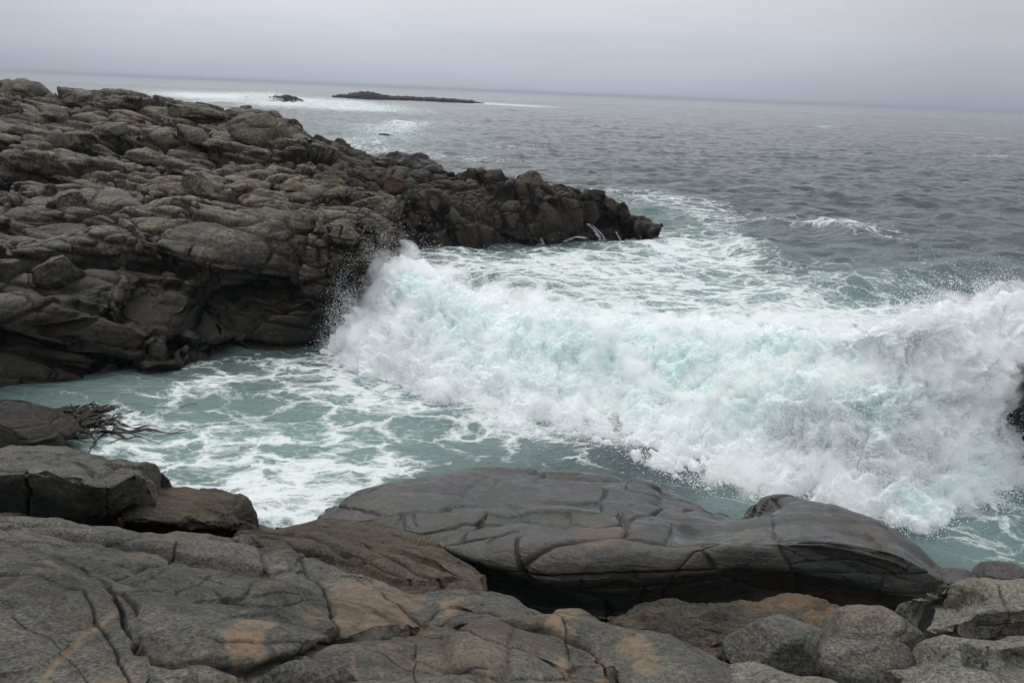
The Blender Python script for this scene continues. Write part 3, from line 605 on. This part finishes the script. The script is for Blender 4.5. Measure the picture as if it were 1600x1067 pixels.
# ================================================================== SEA
def water_material():
    m, nt = new_mat('sea_water'); L = nt.links.new
    geo = N(nt, 'ShaderNodeNewGeometry'); out = N(nt, 'ShaderNodeOutputMaterial'); b = N(nt, 'ShaderNodeBsdfPrincipled'); L(b.outputs[0], out.inputs[0])
    def at(n): return N(nt, 'ShaderNodeAttribute', attribute_name=n).outputs['Fac']
    def M(op, x, y, z=None):
        n = N(nt, 'ShaderNodeMath', operation=op)
        for i, v in enumerate((x, y)):
            if isinstance(v, (int, float)): n.inputs[i].default_value = v
            else: L(v, n.inputs[i])
        return n.outputs[0]
    def mr(x, a, b_, c, d, sm=False):
        n = N(nt, 'ShaderNodeMapRange'); n.interpolation_type = 'SMOOTHSTEP' if sm else 'LINEAR'
        L(x, n.inputs[0])
        for i, v in enumerate((a, b_, c, d)):
            if isinstance(v, (int, float)): n.inputs[i+1].default_value = v
            else: L(v, n.inputs[i+1])
        return n.outputs[0]
    def noise(scale, det=4, vec=None, rough=.5, dist=0):
        n = N(nt, 'ShaderNodeTexNoise'); n.inputs['Scale'].default_value = scale; n.inputs['Detail'].default_value = det; n.inputs['Roughness'].default_value = rough
        n.inputs['Distortion'].default_value = dist
        L(vec or geo.outputs['Position'], n.inputs[0]); return n
    def mapping(sc_, rz=0):
        n = N(nt, 'ShaderNodeMapping'); n.inputs['Scale'].default_value = sc_; n.inputs['Rotation'].default_value = (0, 0, rad(rz)); L(geo.outputs['Position'], n.inputs[0]); return n.outputs[0]
    # foam: warped cell edges (lace) that fatten as the foam density rises
    wn = noise(.7, 5, rough=.6); sub = N(nt, 'ShaderNodeVectorMath', operation='MULTIPLY_ADD')
    L(wn.outputs['Color'], sub.inputs[0]); sub.inputs[1].default_value = (1.5, 1.5, 0); 
    ms = mapping((.75, 1.15, 0.0), 12); L(ms, sub.inputs[2])
    def lace(scale):
        v = N(nt, 'ShaderNodeTexVoronoi', feature='DISTANCE_TO_EDGE'); v.inputs['Scale'].default_value = scale; L(sub.outputs[0], v.inputs['Vector']); return v.outputs['Distance']
    l1 = mr(lace(.8), 0, .20, 1, 0); l2 = mr(lace(2.7), 0, .24, 1, 0)
    l3 = mr(lace(7.5), 0, .35, 1, 0)
    br = noise(.35, 6, mapping((.6, 1.2, 0), 8), rough=.65, dist=.8).outputs[0]
    lc = M('ADD', M('ADD', M('MULTIPLY', l1, .45), M('MULTIPLY', l2, .33)), M('MULTIPLY', l3, .22))
    fine = noise(5, 6, rough=.7).outputs[0]
    den = M('ADD', M('MULTIPLY', at('foam'), 1.0), M('MULTIPLY', M('SUBTRACT', br, .5), 1.1))
    val = M('ADD', M('ADD', lc, M('MULTIPLY', M('SUBTRACT', fine, .5), .45)), M('MULTIPLY', den, .95))
    foam = M('MULTIPLY', mr(val, .84, 1.50, 0, .96, True), mr(at('foam'), .03, .22, 0, 1))
    mist = mr(M('ADD', den, M('MULTIPLY', M('SUBTRACT', fine, .5), .3)), .3, 1.2, 0, .9, True)       # thin bubbles under the surface
    col = N(nt, 'ShaderNodeMix', data_type='RGBA'); L(M('MINIMUM', M('ADD', at('turq'), M('MULTIPLY', mist, .5)), 1), col.inputs[0]); col.inputs[6].default_value = (.032, .046, .050, 1); col.inputs[7].default_value = (.165, .270, .245, 1)
    c2 = N(nt, 'ShaderNodeMix', data_type='RGBA'); L(foam, c2.inputs[0]); L(col.outputs[2], c2.inputs[6]); c2.inputs[7].default_value = (.66, .70, .70, 1)
    L(c2.outputs[2], b.inputs['Base Color']); L(mr(foam, 0, 1, .16, .8), b.inputs['Roughness']); b.inputs['IOR'].default_value = 1.33
    L(mr(foam, 0, 1, .5, .1), b.inputs['Specular IOR Level'])
    b1 = N(nt, 'ShaderNodeBump'); b1.inputs['Distance'].default_value = 1.0; b1.inputs['Strength'].default_value = .8
    L(noise(.16, 9, mapping((1, 1.9, 1), -14), rough=.62, dist=.3).outputs[0], b1.inputs['Height'])
    b2 = N(nt, 'ShaderNodeBump'); b2.inputs['Distance'].default_value = .12; b2.inputs['Strength'].default_value = .5
    L(noise(1.6, 7, mapping((1, 1.5, 1), 10), rough=.6).outputs[0], b2.inputs['Height']); L(b1.outputs[0], b2.inputs['Normal'])
    b3 = N(nt, 'ShaderNodeBump'); b3.inputs['Distance'].default_value = .05; b3.inputs['Strength'].default_value = .6
    L(M('ADD', foam, M('MULTIPLY', fine, .5)), b3.inputs['Height']); L(b2.outputs[0], b3.inputs['Normal']); L(b3.outputs[0], b.inputs['Normal'])
    return m
M_SEA = water_material()
BLOBS = [ # px, py, rx, ry, rot, strength   (foam density seen on the water)
 (640,440,60,30,20,.8),(760,425,110,26,4,.75),(900,415,130,22,0,.8),(1050,395,90,26,14,.95),(1010,440,170,22,3,.7),(1150,400,60,26,35,.6),(1090,350,60,14,20,.4),(990,470,160,16,4,.5),(1200,450,90,14,-14,.45),(880,470,160,26,4,.55),
 (1020,318,110,14,9,.5),(1180,350,110,12,10,.3),(1340,372,90,9,12,.55),(1300,365,50,5,8,.5),(730,252,90,6,4,.45),(800,235,110,5,4,.3),
 (440,160,190,8,4,.95),(330,152,80,5,3,.9),(500,165,120,8,3,.8),(760,163,120,2.0,3,.9),(600,207,70,10,5,.55),(635,199,36,6,0,.7),(570,225,60,8,0,.5),(720,198,110,4,4,.35),(620,240,80,8,6,.45),
 (1290,200,20,1.6,2,.6),(1540,218,70,1.8,3,.35),(1560,247,60,1.5,3,.5),(1500,210,60,1.5,3,.35),
 (300,720,200,70,14,.62),(200,690,90,40,0,.55),(440,720,150,60,-10,.5),(400,800,120,40,0,.75),(560,640,100,50,0,.45),(700,640,160,60,12,.5),(460,600,180,36,2,.36),(620,600,120,40,0,.4),(430,590,110,22,-6,.42),(330,612,70,12,-12,.5),(250,640,60,20,-20,.35),(860,690,120,40,20,.55),(640,700,200,40,4,.3),(480,800,60,40,0,.8),
 (1540,830,120,60,20,.5),(1350,500,100,20,5,.4),(1250,500,120,20,5,.5),(1100,560,300,100,0,.8),(1440,600,200,120,0,.8),(1200,740,150,60,0,.5),(520,760,70,30,0,.6),(590,745,60,14,0,.7),
]
TURQ = [(330,690,300,90,6,.6),(560,640,220,40,0,.30),(650,700,260,60,0,.40),(1540,850,140,80,0,.65),(900,430,240,50,4,.30),(1060,420,130,40,10,.45),(1040,350,120,30,10,.35),(1200,790,140,60,0,.5),(1300,560,400,120,0,.6),(600,215,110,22,4,.35),(440,160,200,10,3,.4),(850,540,300,80,0,.5),(1300,480,160,30,0,.15),(480,680,120,30,0,.25)]
def blobs(px, py, B):
    o = np.zeros(px.shape)
    for x, y, rx, ry, r, s in B:
        c, s_ = math.cos(rad(r)), math.sin(rad(r)); dx, dy = px-x, py-y
        u = (dx*c+dy*s_)/rx; v = (-dx*s_+dy*c)/ry; o = 1-(1-o)*(1-s*np.exp(-(u*u+v*v)**1.2*.8))
    return o
def sea():
    az = np.tan(np.concatenate([np.linspace(rad(-68), rad(-41), 70, endpoint=False), np.linspace(rad(-41), rad(41), 1050), np.linspace(rad(41), rad(68), 71)[1:]])); nu = len(az)
    dn = np.concatenate([np.linspace(rad(84), rad(36), 70, endpoint=False), rad(.6)+rad(35.4)*np.linspace(1, 0, 1600, endpoint=False)**1.7, np.geomspace(rad(.6), rad(.055), 110)])
    Y = CAMH/np.tan(dn); X = az[None]*Y[:, None]; Yg = np.repeat(Y[:, None], nu, 1)
    G = np.stack([X, Yg, np.zeros_like(X)], -1); px, py = project(G)
    dist = np.hypot(X, Yg); z = 0
    spacing = np.maximum(np.gradient(Y)[:, None], dist*.0014)
    for wl, amp, ang, sd_ in ((24, .34, 15, 1), (11, .24, -10, 2), (5.5, .27, 25, 3), (2.6, .24, -20, 4), (1.2, .12, 10, 5)):
        a = rad(ang); u = X*math.cos(a)+Yg*math.sin(a); v = -X*math.sin(a)+Yg*math.cos(a)
        q = np.stack([u/(wl*1.9), v/wl*1.15, np.full_like(u, sd_*3.7)], -1)
        n = perlin(q, sd_); n = (1-np.abs(n)*2.2)*.8+perlin(q*1.3+5, sd_+9)*.7
        z = z+amp*n*sstep(1.3, .35, spacing/wl)
    calm = (1-.55*blobs(px, py, [(400,700,420,110,0,1)]))*(.6+.4*sstep(35, 70, dist))
    G[..., 2] = z*calm-.05
    # swells that heave towards the shore
    SW = [(1180,400,60,16,20,.5),(1090,290,60,5,5,.6),(1330,375,50,7,15,.5),(1490,352,40,6,5,.5),(1370,455,180,18,-6,1.0),(800,450,60,8,8,.5),(630,200,34,5,10,.7),(540,148,40,5,0,1.),(430,147,60,4,0,1.8)]
    for x, y, rx, ry, r, s in SW: G[..., 2] += s*blobs(px, py, [(x, y, rx, ry, r, 1)])
    warp = perlin(G*np.array([.5, .25, 0])+3, 31)*14*np.minimum(1, 30/dist); warp2 = perlin(G*np.array([.5, .25, 0])+9, 32)*8*np.minimum(1, 25/dist)
    fo = blobs(px+warp*2, py+warp2, BLOBS); tq = blobs(px+warp*2, py+warp2, TURQ)
    # whitecaps far out
    cap = sstep(.62, .95, perlin(np.stack([X/14, Yg/5, X*0], -1), 41)+.5*perlin(np.stack([X/40, Yg/30, X*0], -1), 42))*sstep(60, 120, dist)*.35
    fo = np.maximum(fo, cap)
    return grid_mesh('sea', G, M_SEA, {'foam': fo, 'turq': tq})
tag(sea(), 'grey green sea with foam lace in the cove and open swell to the horizon', 'sea', kind='structure')

# ================================================================== BREAKING WAVE
def foam_material():
    m, nt = new_mat('wave_foam'); L = nt.links.new
    geo = N(nt, 'ShaderNodeNewGeometry'); out = N(nt, 'ShaderNodeOutputMaterial'); b = N(nt, 'ShaderNodeBsdfPrincipled'); L(b.outputs[0], out.inputs[0])
    at = N(nt, 'ShaderNodeAttribute', attribute_name='turq')
    n1 = N(nt, 'ShaderNodeTexNoise'); n1.inputs['Scale'].default_value = 1.1; n1.inputs['Detail'].default_value = 7; n1.inputs['Roughness'].default_value = .6; L(geo.outputs['Position'], n1.inputs[0])
    r = N(nt, 'ShaderNodeMapRange'); L(n1.outputs[0], r.inputs[0]); r.inputs[1].default_value = .34; r.inputs[2].default_value = .66; r.inputs[3].default_value = .35; r.inputs[4].default_value = 1.3
    mu = N(nt, 'ShaderNodeMath', operation='MULTIPLY', use_clamp=True); L(r.outputs[0], mu.inputs[0]); L(at.outputs['Fac'], mu.inputs[1])
    mi = N(nt, 'ShaderNodeMix', data_type='RGBA'); L(mu.outputs[0], mi.inputs[0]); mi.inputs[6].default_value = (.84, .87, .88, 1); mi.inputs[7].default_value = (.56, .77, .71, 1)
    L(mi.outputs[2], b.inputs['Base Color']); b.inputs['Roughness'].default_value = .9; b.inputs['Specular IOR Level'].default_value = .1
    b.inputs['Subsurface Weight'].default_value = .5; b.inputs['Subsurface Radius'].default_value = (.25, .3, .3); b.inputs['Subsurface Scale'].default_value = 1
    n2 = N(nt, 'ShaderNodeTexNoise'); n2.inputs['Scale'].default_value = 5; n2.inputs['Detail'].default_value = 9; n2.inputs['Roughness'].default_value = .75; L(geo.outputs['Position'], n2.inputs[0])
    bu = N(nt, 'ShaderNodeBump'); bu.inputs['Distance'].default_value = .12; bu.inputs['Strength'].default_value = .6; L(n2.outputs[0], bu.inputs['Height']); L(bu.outputs[0], b.inputs['Normal'])
    return m
M_FOAM = foam_material()
# rows of the surge, nearest foot first; distances make a wall of water thrown up against the shore
fo_ = [(505,560),(560,590),(640,630),(720,655),(800,690),(860,705),(930,725),(1020,745),(1100,775),(1180,805),(1300,830),(1400,850),(1500,840),(1600,800),(1720,770)]
wv0 = [W(x, y)+[0, -.3, -.5] for x, y in fo_]; wv1 = [W(x, y)+[0, 0, .05] for x, y in fo_]; wy_ = [p[1] for p in wv1]
m1 = [(515,535,.6),(575,545,.8),(650,580,1),(730,605,1.2),(810,625,1.5),(880,640,1.8),(950,655,2),(1030,670,2.0),(1110,690,2),(1190,710,1.8),(1300,720,1.6),(1400,730,1.6),(1500,715,1.6),(1600,690,1.6),(1720,670,1.6)]
wv2 = [D(x, y, wy_[i]+dy) for i, (x, y, dy) in enumerate(m1)]
m2 = [(535,500,1.5),(590,500,2.),(660,525,2.6),(740,545,3),(820,560,3.5),(890,570,4),(960,580,4.5),(1040,590,4.6),(1120,605,4.4),(1200,610,3.4),(1300,610,2.8),(1400,615,2.4),(1500,610,2.4),(1600,590,2.4),(1720,570,2.4)]
wv3 = [D(x, y, wy_[i]+dy) for i, (x, y, dy) in enumerate(m2)]
m3 = [(570,455,2.5),(612,430,3.5),(690,455,4.5),(770,480,5.3),(840,495,6),(910,508,6.5),(980,515,7),(1060,520,7.2),(1140,524,7),(1220,530,6),(1310,535,4.4),(1375,520,3.4),(1450,500,3.2),(1535,490,3.2),(1600,460,3.2)]
wv4 = [D(x, y, wy_[i]+dy) for i, (x, y, dy) in enumerate(m3)]
m4 = [(600,425,3.4),(624,405,5),(700,440,6.5),(780,468,7),(850,485,7.8),(920,497,8.3),(990,502,8.8),(1070,508,8.8),(1150,512,8.5),(1230,518,7.2),(1315,528,5),(1380,512,3.9),(1440,495,3.6),(1525,482,3.6),(1600,452,3.6)]
wv5 = [D(x, y, wy_[i]+dy) for i, (x, y, dy) in enumerate(m4)]
wv6 = [p+np.array([0, 1.2, -.9]) for p in wv5]; wv7 = [np.array([p[0], p[1]+2.6, -.6]) for p in wv5]
def wave():
    G = smooth(loft([wv0, wv1, wv2, wv3, wv4, wv5, wv6, wv7], 900, [10, 110, 120, 110, 40, 24, 16]), 6)
    px, py = project(G); n = normals(G); P = G
    wq = P+.8*np.stack([fbm(P*.6+i*7, 3, 70+i) for i in range(3)], -1)
    d = .28*fbm(wq*.45, 3, 50)+.22*fbm(wq*1.0, 4, 51, gain=.5, mode=1)+.09*fbm(P*np.array([3.4, 3.4, 2.0]), 5, 57, gain=.68)
    G = G+n*d[..., None]
    tq = blobs(px, py, [(700,490,80,30,25,.55),(640,440,40,30,20,.45),(830,530,120,25,10,.5),(1000,540,180,25,4,.6),(1200,540,100,16,4,.6),(1380,640,70,30,0,.7),(1440,790,60,30,20,.6),(1000,600,200,30,5,.35),(1530,760,80,60,0,.6),(900,560,260,70,8,.45),(1250,600,220,70,0,.4),(1100,650,200,40,0,.3)])
    return grid_mesh('breaking_wave', G, M_FOAM, {'turq': tq}), G
wob, WG = wave()
tag(wob, 'white breaking wave thrown up across the cove mouth', 'wave', kind='stuff')

rng = np.random.RandomState(5)
def droplets(name, label, P, r, mat, cat='spray'):
    """one mass of small water drops, each a little octahedron"""
    k = len(P); O = np.array([(1,0,0),(-1,0,0),(0,1,0),(0,-1,0),(0,0,1),(0,0,-1)], np.float32)
    T = np.array([(0,2,4),(2,1,4),(1,3,4),(3,0,4),(2,0,5),(1,2,5),(3,1,5),(0,3,5)], np.int32)
    V = (P[:, None, :]+O[None]*r[:, None, None]*rng.uniform(.7, 1.3, (k, 6, 1))).reshape(-1, 3).astype(np.float32)
    F = (T[None]+np.arange(k, dtype=np.int32)[:, None, None]*6).reshape(-1)
    me = bpy.data.meshes.new(name); me.vertices.add(len(V)); me.vertices.foreach_set('co', V.ravel())
    me.loops.add(len(F)); me.loops.foreach_set('vertex_index', F); me.polygons.add(len(F)//3)
    me.polygons.foreach_set('loop_start', np.arange(0, len(F), 3, dtype=np.int32)); me.polygons.foreach_set('loop_total', np.full(len(F)//3, 3, np.int32))
    me.update(calc_edges=True); me.materials.append(mat)
    o = bpy.data.objects.new(name, me); sc.collection.objects.link(o); return tag(o, label, cat, kind='stuff')
def spray():
    G, n = WG, normals(WG); nv, nu = G.shape[:2]; px, py = project(G)
    k = 260000
    i = rng.randint(12, nv-26, k); j = rng.randint(2, nu-2, k)
    clump = fbm(G[i, j]*.9, 3, 77); keep = rng.rand(k) < sstep(-.5, .7, clump); i, j = i[keep], j[keep]
    edge = sstep(250, 330, i.astype(float))+sstep(60, 12, i.astype(float))*.7
    ln = rng.exponential(.10+.28*edge)*np.minimum(1.6, 1+.0*i)
    P = G[i, j]+n[i, j]*ln[:, None]+rng.normal(size=(len(i), 3))*(.03+.35*ln[:, None]); P[:, 2] += .25*ln
    r = rng.uniform(.006, .022, len(P))*np.exp(-ln*.5)
    # spray leaping off the cliff corner and the right hand burst
    C = []
    for (x, y, Y, sx, sy, m) in ((585,430,30.5,22,35,9000),(540,490,29.5,14,30,9000),(622,400,34,14,18,4000),(525,530,29,12,20,5000),(1400,512,23,50,9,16000),(1500,490,22.3,50,10,16000),(1590,462,22,40,12,16000),(1180,795,19.5,60,14,7000),(1060,760,20.5,50,10,4000),(1420,790,18.5,60,30,9000),(1540,740,18.5,60,60,9000),(1330,515,24,60,10,4000)):
        a = rng.normal(size=(m, 3)); q = np.array([D(x, y, Y)]); s_ = Y/FPX
        C.append(q+a*np.array([sx*s_, .5, sy*s_]))
    C = np.concatenate(C); C = C[rng.rand(len(C)) < sstep(-.3, .6, fbm(C*1.3, 3, 88))]
    P = np.concatenate([P, C]); r = np.concatenate([r, rng.uniform(.004, .012, len(C))])
    ok = P[:, 2] > .02; P, r = P[ok], r[ok]
    m, nt = new_mat('water_drops'); b = N(nt, 'ShaderNodeBsdfPrincipled'); o = N(nt, 'ShaderNodeOutputMaterial'); nt.links.new(b.outputs[0], o.inputs[0])
    b.inputs['Base Color'].default_value = (.86, .89, .90, 1); b.inputs['Roughness'].default_value = .5
    droplets('spray', 'fine white drops flung off the breaking wave', P, r, m)
spray()
def mist():
    """soft airborne spray: a closed shell round the breaking wave filled with uneven fog"""
    st = 6; G = WG[6:-6:st, ::st]; n = normals(smooth(G, 8)); n = smooth(n, 4)
    off = (.42+.35*fbm(G*.6, 4, 61)); v = np.arange(G.shape[0])/(G.shape[0]-1)
    O = G+n*(off*np.clip(v*9, .25, 1)[:, None])[..., None]; O[..., 2] += .05*sstep(.5, .8, v)[:, None]
    I = G-n*.25; nv, nu = G.shape[:2]
    V = np.concatenate([O.reshape(-1, 3), I.reshape(-1, 3)]); K = nv*nu; F = []
    for i in range(nv-1):
        for j in range(nu-1):
            a = i*nu+j; F.append((a, a+1, a+nu+1, a+nu)); F.append((K+a, K+a+nu, K+a+nu+1, K+a+1))
    for j in range(nu-1): F.append((j, K+j, K+j+1, j+1)); a = (nv-1)*nu+j; F.append((a, a+1, K+a+1, K+a))
    for i in range(nv-1): a = i*nu; F.append((a, a+nu, K+a+nu, K+a)); a += nu-1; F.append((a, K+a, K+a+nu, a+nu))
    me = bpy.data.meshes.new('mist'); me.from_pydata([tuple(p) for p in V], [], F)
    m, nt = new_mat('mist_air'); L = nt.links.new; o = N(nt, 'ShaderNodeOutputMaterial'); pv = N(nt, 'ShaderNodeVolumePrincipled'); g = N(nt, 'ShaderNodeNewGeometry')
    pv.inputs['Color'].default_value = (.995, .998, 1, 1); pv.inputs['Anisotropy'].default_value = .1
    n1 = N(nt, 'ShaderNodeTexNoise'); n1.inputs['Scale'].default_value = .9; n1.inputs['Detail'].default_value = 9; n1.inputs['Roughness'].default_value = .68; L(g.outputs['Position'], n1.inputs[0])
    r = N(nt, 'ShaderNodeMapRange'); L(n1.outputs[0], r.inputs[0]); r.inputs[1].default_value = .49; r.inputs[2].default_value = .72; r.inputs[3].default_value = 0; r.inputs[4].default_value = 5.0
    L(r.outputs[0], pv.inputs['Density']); L(pv.outputs[0], o.inputs['Volume']); me.materials.append(m)
    ob = bpy.data.objects.new('mist', me); sc.collection.objects.link(ob); tag(ob, 'soft white mist hanging over the breaking wave', 'mist', kind='stuff')
mist()

# water running off the promontory end, and the fringe of white at its foot
def runoff():
    P = []
    for pts, wd, k in ((((918,350),(928,358),(936,370),(942,384)), 1.3, 1100), (((926,352),(940,366),(950,382)), 0.8, 500), (((962,362),(968,372),(974,384)), 0.7, 350), (((998,364),(1002,374),(1006,386)), 0.7, 250),
                       (((880,378),(900,370),(915,372)), 1.4, 500), (((760,392),(800,388),(850,385),(900,381),(950,376)), 2.0, 1800), (((845,372),(852,388)), 1.2, 300), (((985,378),(1010,384),(1042,390)), 2, 900)):
        p = np.array(pts, float); t = np.linspace(0, 1, len(p))
        for _ in range(k):
            a = rng.rand(); x = np.interp(a, t, p[:, 0])+rng.normal()*wd; y = np.interp(a, t, p[:, 1])+rng.normal()*wd*.5
            d = Vector(ray(x, y)).normalized(); h = BV['prom'].ray_cast(Vector(CAM), d)[0]
            if h is not None: P.append(np.array(h-d*.06))
    P = np.array(P); m = bpy.data.materials['water_drops']
    droplets('runoff', 'thin white trickles of sea water draining off the promontory tip', P, rng.uniform(.006, .014, len(P)), m, 'trickle')
runoff()
def kelp():
    V, F = [], []
    for q in range(90):
        x0 = rng.uniform(60, 160)-40*rng.rand(); y0 = rng.uniform(650, 692)-max(0, x0-110)*.25; L_ = rng.uniform(.8, 3.0); a0 = rng.uniform(-.25, .6)
        p = W(x0, y0)+np.array([0, 0, .12 if x0 > 105 else rng.uniform(.0, .12)]); a = a0; wd = rng.uniform(.02, .06); n_ = 14; tw = rng.uniform(0, 6)
        for i in range(n_+1):
            k = len(V); w_ = wd*(1-(i/n_)**2*.9); nx, ny = -math.sin(a), math.cos(a); tl = .5*math.sin(tw+i*.5)
            V += [(p[0]+nx*w_, p[1]+ny*w_, p[2]+w_*tl+.01), (p[0]-nx*w_, p[1]-ny*w_, p[2]-w_*tl+.01), (p[0]-nx*w_, p[1]-ny*w_, p[2]-w_*tl-.004), (p[0]+nx*w_, p[1]+ny*w_, p[2]+w_*tl-.004)]
            if i: b = k-4; F += [(b, k, k+1, b+1), (b+1, k+1, k+2, b+2), (b+2, k+2, k+3, b+3), (b+3, k+3, k, b)]
            a += rng.normal()*.34; st = L_/n_; p = p+np.array([math.cos(a)*st, math.sin(a)*st, 0]); p[2] = max(.17+.05*math.sin(q+i), p[2]-.16)
    me = bpy.data.meshes.new('kelp'); me.from_pydata(V, [], F); m, nt = new_mat('kelp'); b = N(nt, 'ShaderNodeBsdfPrincipled'); o = N(nt, 'ShaderNodeOutputMaterial'); nt.links.new(b.outputs[0], o.inputs[0])
    b.inputs['Base Color'].default_value = (.012, .009, .005, 1); b.inputs['Roughness'].default_value = .6; b.inputs['Specular IOR Level'].default_value = .2; me.materials.append(m)
    ob = bpy.data.objects.new('kelp', me); sc.collection.objects.link(ob); tag(ob, 'dark kelp blades trailing from the rock into the cove water', 'kelp', kind='stuff')
kelp()
def surf():
    P, R = [], []
    for x, y, sx, sy, k in ((400,151,16,4,2200),(415,148,12,3,900),(500,158,26,3,2500),(540,159,20,2,1500),(350,158,30,2,1500),(470,163,60,2,2500),(640,203,22,6,3500),(612,207,14,4,1500),(665,212,20,3,1200),(330,153,20,1.5,600)):
        Y = W(x, y+sy*2+3)[1]
        c = rng.normal(size=(k, 2)); c[:, 1] = np.abs(c[:, 1])*(.5+.8*rng.rand(k)**2)
        Y = min(Y, 700)+25
        for a, b in c: P.append(D(x+a*sx, y+sy-b*sy+abs(a)*sy*.5, Y)); R.append(Y/FPX*rng.uniform(.25, .8))
    P = np.array(P); P[:, 1] += rng.normal(size=len(P))*6; ok = P[:, 2] > -.2
    droplets('surf_spray', 'white surf bursting round the offshore skerries', P[ok], np.array(R)[ok], bpy.data.materials['water_drops'], 'surf')
surf()

# ================================================================== HAZE
def haze():
    x0, x1, y0, y1, z0, z1 = -9000, 9000, -40, 9500, -4, 14
    V = [(x, y, z) for z in (z0, z1) for y in (y0, y1) for x in (x0, x1)]
    F = [(0, 2, 3, 1), (4, 5, 7, 6), (0, 1, 5, 4), (2, 6, 7, 3), (0, 4, 6, 2), (1, 3, 7, 5)]
    me = bpy.data.meshes.new('haze'); me.from_pydata(V, [], F)
    m, nt = new_mat('haze_air'); v = N(nt, 'ShaderNodeVolumePrincipled'); o = N(nt, 'ShaderNodeOutputMaterial')
    v.inputs['Color'].default_value = (.50, .53, .60, 1); v.inputs['Density'].default_value = .00020; v.inputs['Anisotropy'].default_value = .2
    nt.links.new(v.outputs[0], o.inputs['Volume']); me.materials.append(m)
    ob = bpy.data.objects.new('haze', me); sc.collection.objects.link(ob); return tag(ob, 'thin sea haze paling the far water', 'haze', kind='stuff')
haze()
